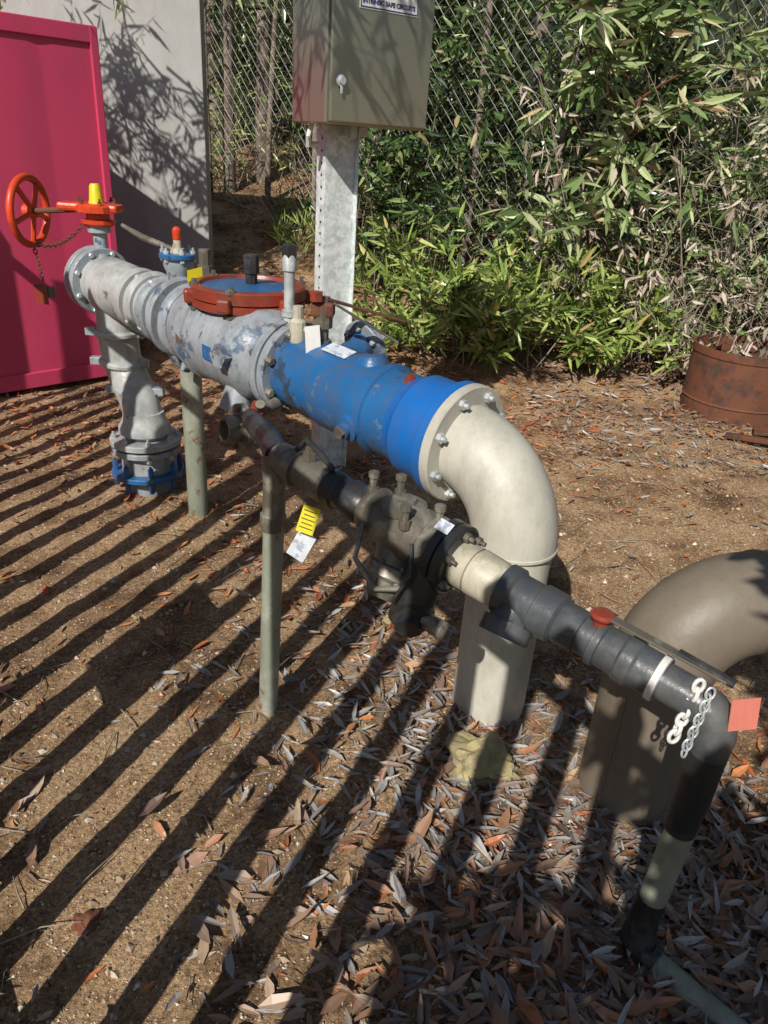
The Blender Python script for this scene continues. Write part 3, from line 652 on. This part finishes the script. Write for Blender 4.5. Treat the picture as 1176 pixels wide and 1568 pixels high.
# low grass tufts on the bank
st=[]
for i in range(60):
    x=U(-1.4,.3); y_=U(7.4,9.2); b0=(x,y_,hump(x,y_)); st.append((b0,(x+U(-.1,.1),y_+U(-.1,.1),hump(x,y_)+U(.08,.2))))
plant('grass_tufts',st,(.1,.22),(.05,.09),'leafbright','twig',per=7,subs=3,subL=.1,droop=-.6,outward=.9)
for (x,y_,r,lean,hh) in ((-2.05,9.5,.075,.1,6),(-1.72,9.9,.095,-.1,7),(-1.3,10.6,.07,.3,6),(-2.5,10.8,.10,.0,7),(-.4,9.0,.05,.2,5),(1.15,7.9,.07,-.2,6),(2.6,8.2,.09,.1,6),(-1.55,9.2,.035,.2,5),(-.95,9.0,.03,-.3,4),(4.0,7.6,.08,.0,5),(.55,7.5,.04,.15,5),(-2.2,9.2,.025,-.2,5)):
    e_=empty('gum_tree'); g0=hump(x,y_)
    ps=[V((x+lean*t*t+.05*math.sin(t*5+x),y_+.04*math.cos(t*4),g0-.2+hh*t)) for t in np.linspace(0,1,14)]
    tube('trunk',ps,[r*(1-.5*i/13)*(1+.08*math.sin(i*2.3+x)) for i in range(14)],'bark',e_,14)
    gs=[];P=[];T=[]
    for j in range(7):
        o=ps[6+j%7]; dr=V((U(-1,1),U(-1,1),U(.1,.8))).normalized(); LN=U(.8,1.6)
        gs.append(tube_g([o,o+dr*LN*.5+Z*.05,o+dr*LN],[r*.3,r*.2,r*.05],6))
        for m_ in range(80):
            q=U(.3,1.1); P.append(o+dr*LN*q+V((random.gauss(0,.2),random.gauss(0,.2),random.gauss(0,.2)))); T.append(V((random.gauss(0,.6),random.gauss(0,.6),-.7)))
    a1,a2=join_g(gs); mk('limbs',a1,a2,'bark',e_)
    n=len(P); leaf_mesh('crown',np.array([tuple(p) for p in P]),np.array([tuple(p) for p in T]),rand_unit(n),rng.uniform(.1,.2,n),rng.uniform(.02,.035,n),rng.uniform(0,.2,n),'leafgum',e_)
M['darkforest']=paint('dark_forest_mass',(.012,.02,.008),(.035,.05,.018),9,.5,.6,.9,dirt_amt=.1,bump=0)
vv=[];nu,nv=120,30
for j in range(nv):
    for i in range(nu):
        x=-16+32*i/(nu-1); yy=13.8-.35*x if x>-6 else 15.9; z=7*j/(nv-1)
        d=noise.noise(V((x*.8,z*.8,0)))*.9+noise.noise(V((x*3,z*3,4)))*.35
        vv.append((x,yy-d+(z*.12),z-.2))
ff=[(j*nu+i,j*nu+i+1,(j+1)*nu+i+1,(j+1)*nu+i) for j in range(nv-1) for i in range(nu-1)]
mk('distant_forest',vv,ff,'darkforest',None,True,180)
st=[]
for i in range(24):
    o=(-3.1+U(-.4,.7),5.5+U(-.5,.5),2.6+U(0,.9)); st.append((o,(o[0]+U(-.3,1.0),o[1]+U(-.9,.3),o[2]+U(-.5,.35))))
plant('overhanging_gum_tree',[((-4.2,6.6,0),(-2.9,5.8,3.3))]+st,(.1,.2),(.1,.16),'leafgum','bark',per=10,subs=6,subL=.35,droop=.8,stem_r=.012)
# tree beyond the palisade fence whose limb reaches over and shades the cabinet
st=[]
for i in range(9):
    o=(-.75+U(-.35,.35),2.45+U(-.25,.25),3.15+U(-.1,.3)); st.append((o,(o[0]+U(-.2,.5),o[1]+U(-.3,.3),o[2]+U(-.35,.1))))
plant('gum_tree',[((-3.8,1.6,0),(-3.2,1.8,3.4)),((-3.2,1.8,3.2),(-.6,2.5,3.3))]+st,(.1,.18),(.12,.18),'leafgum','bark',per=8,subs=5,subL=.32,droop=.8,stem_r=.012)
def clear(p): return not (p.y>-.05 and p.x<p.y*.9+.12 and p.x>-1)
st=[]
for i in range(34):
    o=(.05+U(-.22,.25),-1.0+U(-.2,.2),1.3+U(-.3,.4)); st.append((o,(o[0]+U(-.4,.45),o[1]+U(-.35,.45),o[2]+U(.1,.65))))
for i in range(16):
    o=(.55+U(-.12,.2),-.05+U(-.2,.12),1.95+U(-.08,.1)); st.append((o,(o[0]+U(-.1,.3),o[1]+U(-.1,.25),o[2]+U(0,.25))))  # extra unseen sprigs added to shade the curved pipe
plant('added_shade_foliage',[((.1,-1.1,0),(.05,-1.0,1.7)),((.05,-1.0,1.6),(.6,-.05,2.0))]+st,(.08,.15),(.28,.45),'leafgum','bark',per=13,subs=8,subL=.2,droop=.3,stem_r=.016,keep=clear)  # unseen foliage added behind the camera, in place of its operator's shadow
st=[]
for i in range(26):
    o=(5.3+U(-.5,.5),1.4+U(-1.4,1.4),1.2+U(0,1.4)); st.append((o,(o[0]+U(-.7,.4),o[1]+U(-.8,.8),o[2]+U(-.1,.9))))
plant('gum_tree',[((5.5,1.3,0),(5.3,1.4,2.6))]+st,(.12,.22),(.15,.25),'leafgum','bark',per=10,subs=6,subL=.5,droop=.6,stem_r=.03)  # unseen tree added so the cabinet steel has leaves to reflect

# ------------------------------------------------------------ light, sky, camera
el=math.radians(40); az=math.atan2(.375,.927)
ld=V((math.sin(az)*math.cos(el),math.cos(az)*math.cos(el),-math.sin(el)))
sl=bpy.data.lights.new('sun','SUN'); sl.energy=5; sl.angle=math.radians(.5); sl.color=(1,.95,.87)
so=bpy.data.objects.new('sun',sl); scene.collection.objects.link(so); so.rotation_euler=ld.to_track_quat('-Z','Y').to_euler()
wd=bpy.data.worlds.new('World'); scene.world=wd; wd.use_nodes=True; nt=wd.node_tree
sk=nt.nodes.new('ShaderNodeTexSky'); sk.sky_type='NISHITA'; sk.sun_disc=False; sk.sun_elevation=el
sk.sun_rotation=math.pi+az
nt.links.new(sk.outputs[0],nt.nodes['Background'].inputs['Color']); nt.nodes['Background'].inputs['Strength'].default_value=.07
scene.view_settings.view_transform='Standard'; scene.view_settings.look='None'; scene.view_settings.exposure=0
cam=bpy.data.cameras.new('camera'); co=bpy.data.objects.new('camera',cam); scene.collection.objects.link(co); scene.camera=co
p=math.radians(26.5); r=math.radians(4.0)
F_=V((0,math.cos(p),-math.sin(p))); R0=V((1,0,0)); U0=V((0,math.sin(p),math.cos(p)))
X_=math.cos(r)*R0+math.sin(r)*U0; Y_=math.cos(r)*U0-math.sin(r)*R0
m3=Matrix((X_,Y_,-F_)).transposed(); co.matrix_world=Matrix.Translation((0,0,1.6))@m3.to_4x4()
cam.sensor_fit='VERTICAL'; cam.sensor_height=36; cam.sensor_width=27; cam.lens=26; cam.clip_end=1500; cam.clip_start=.05
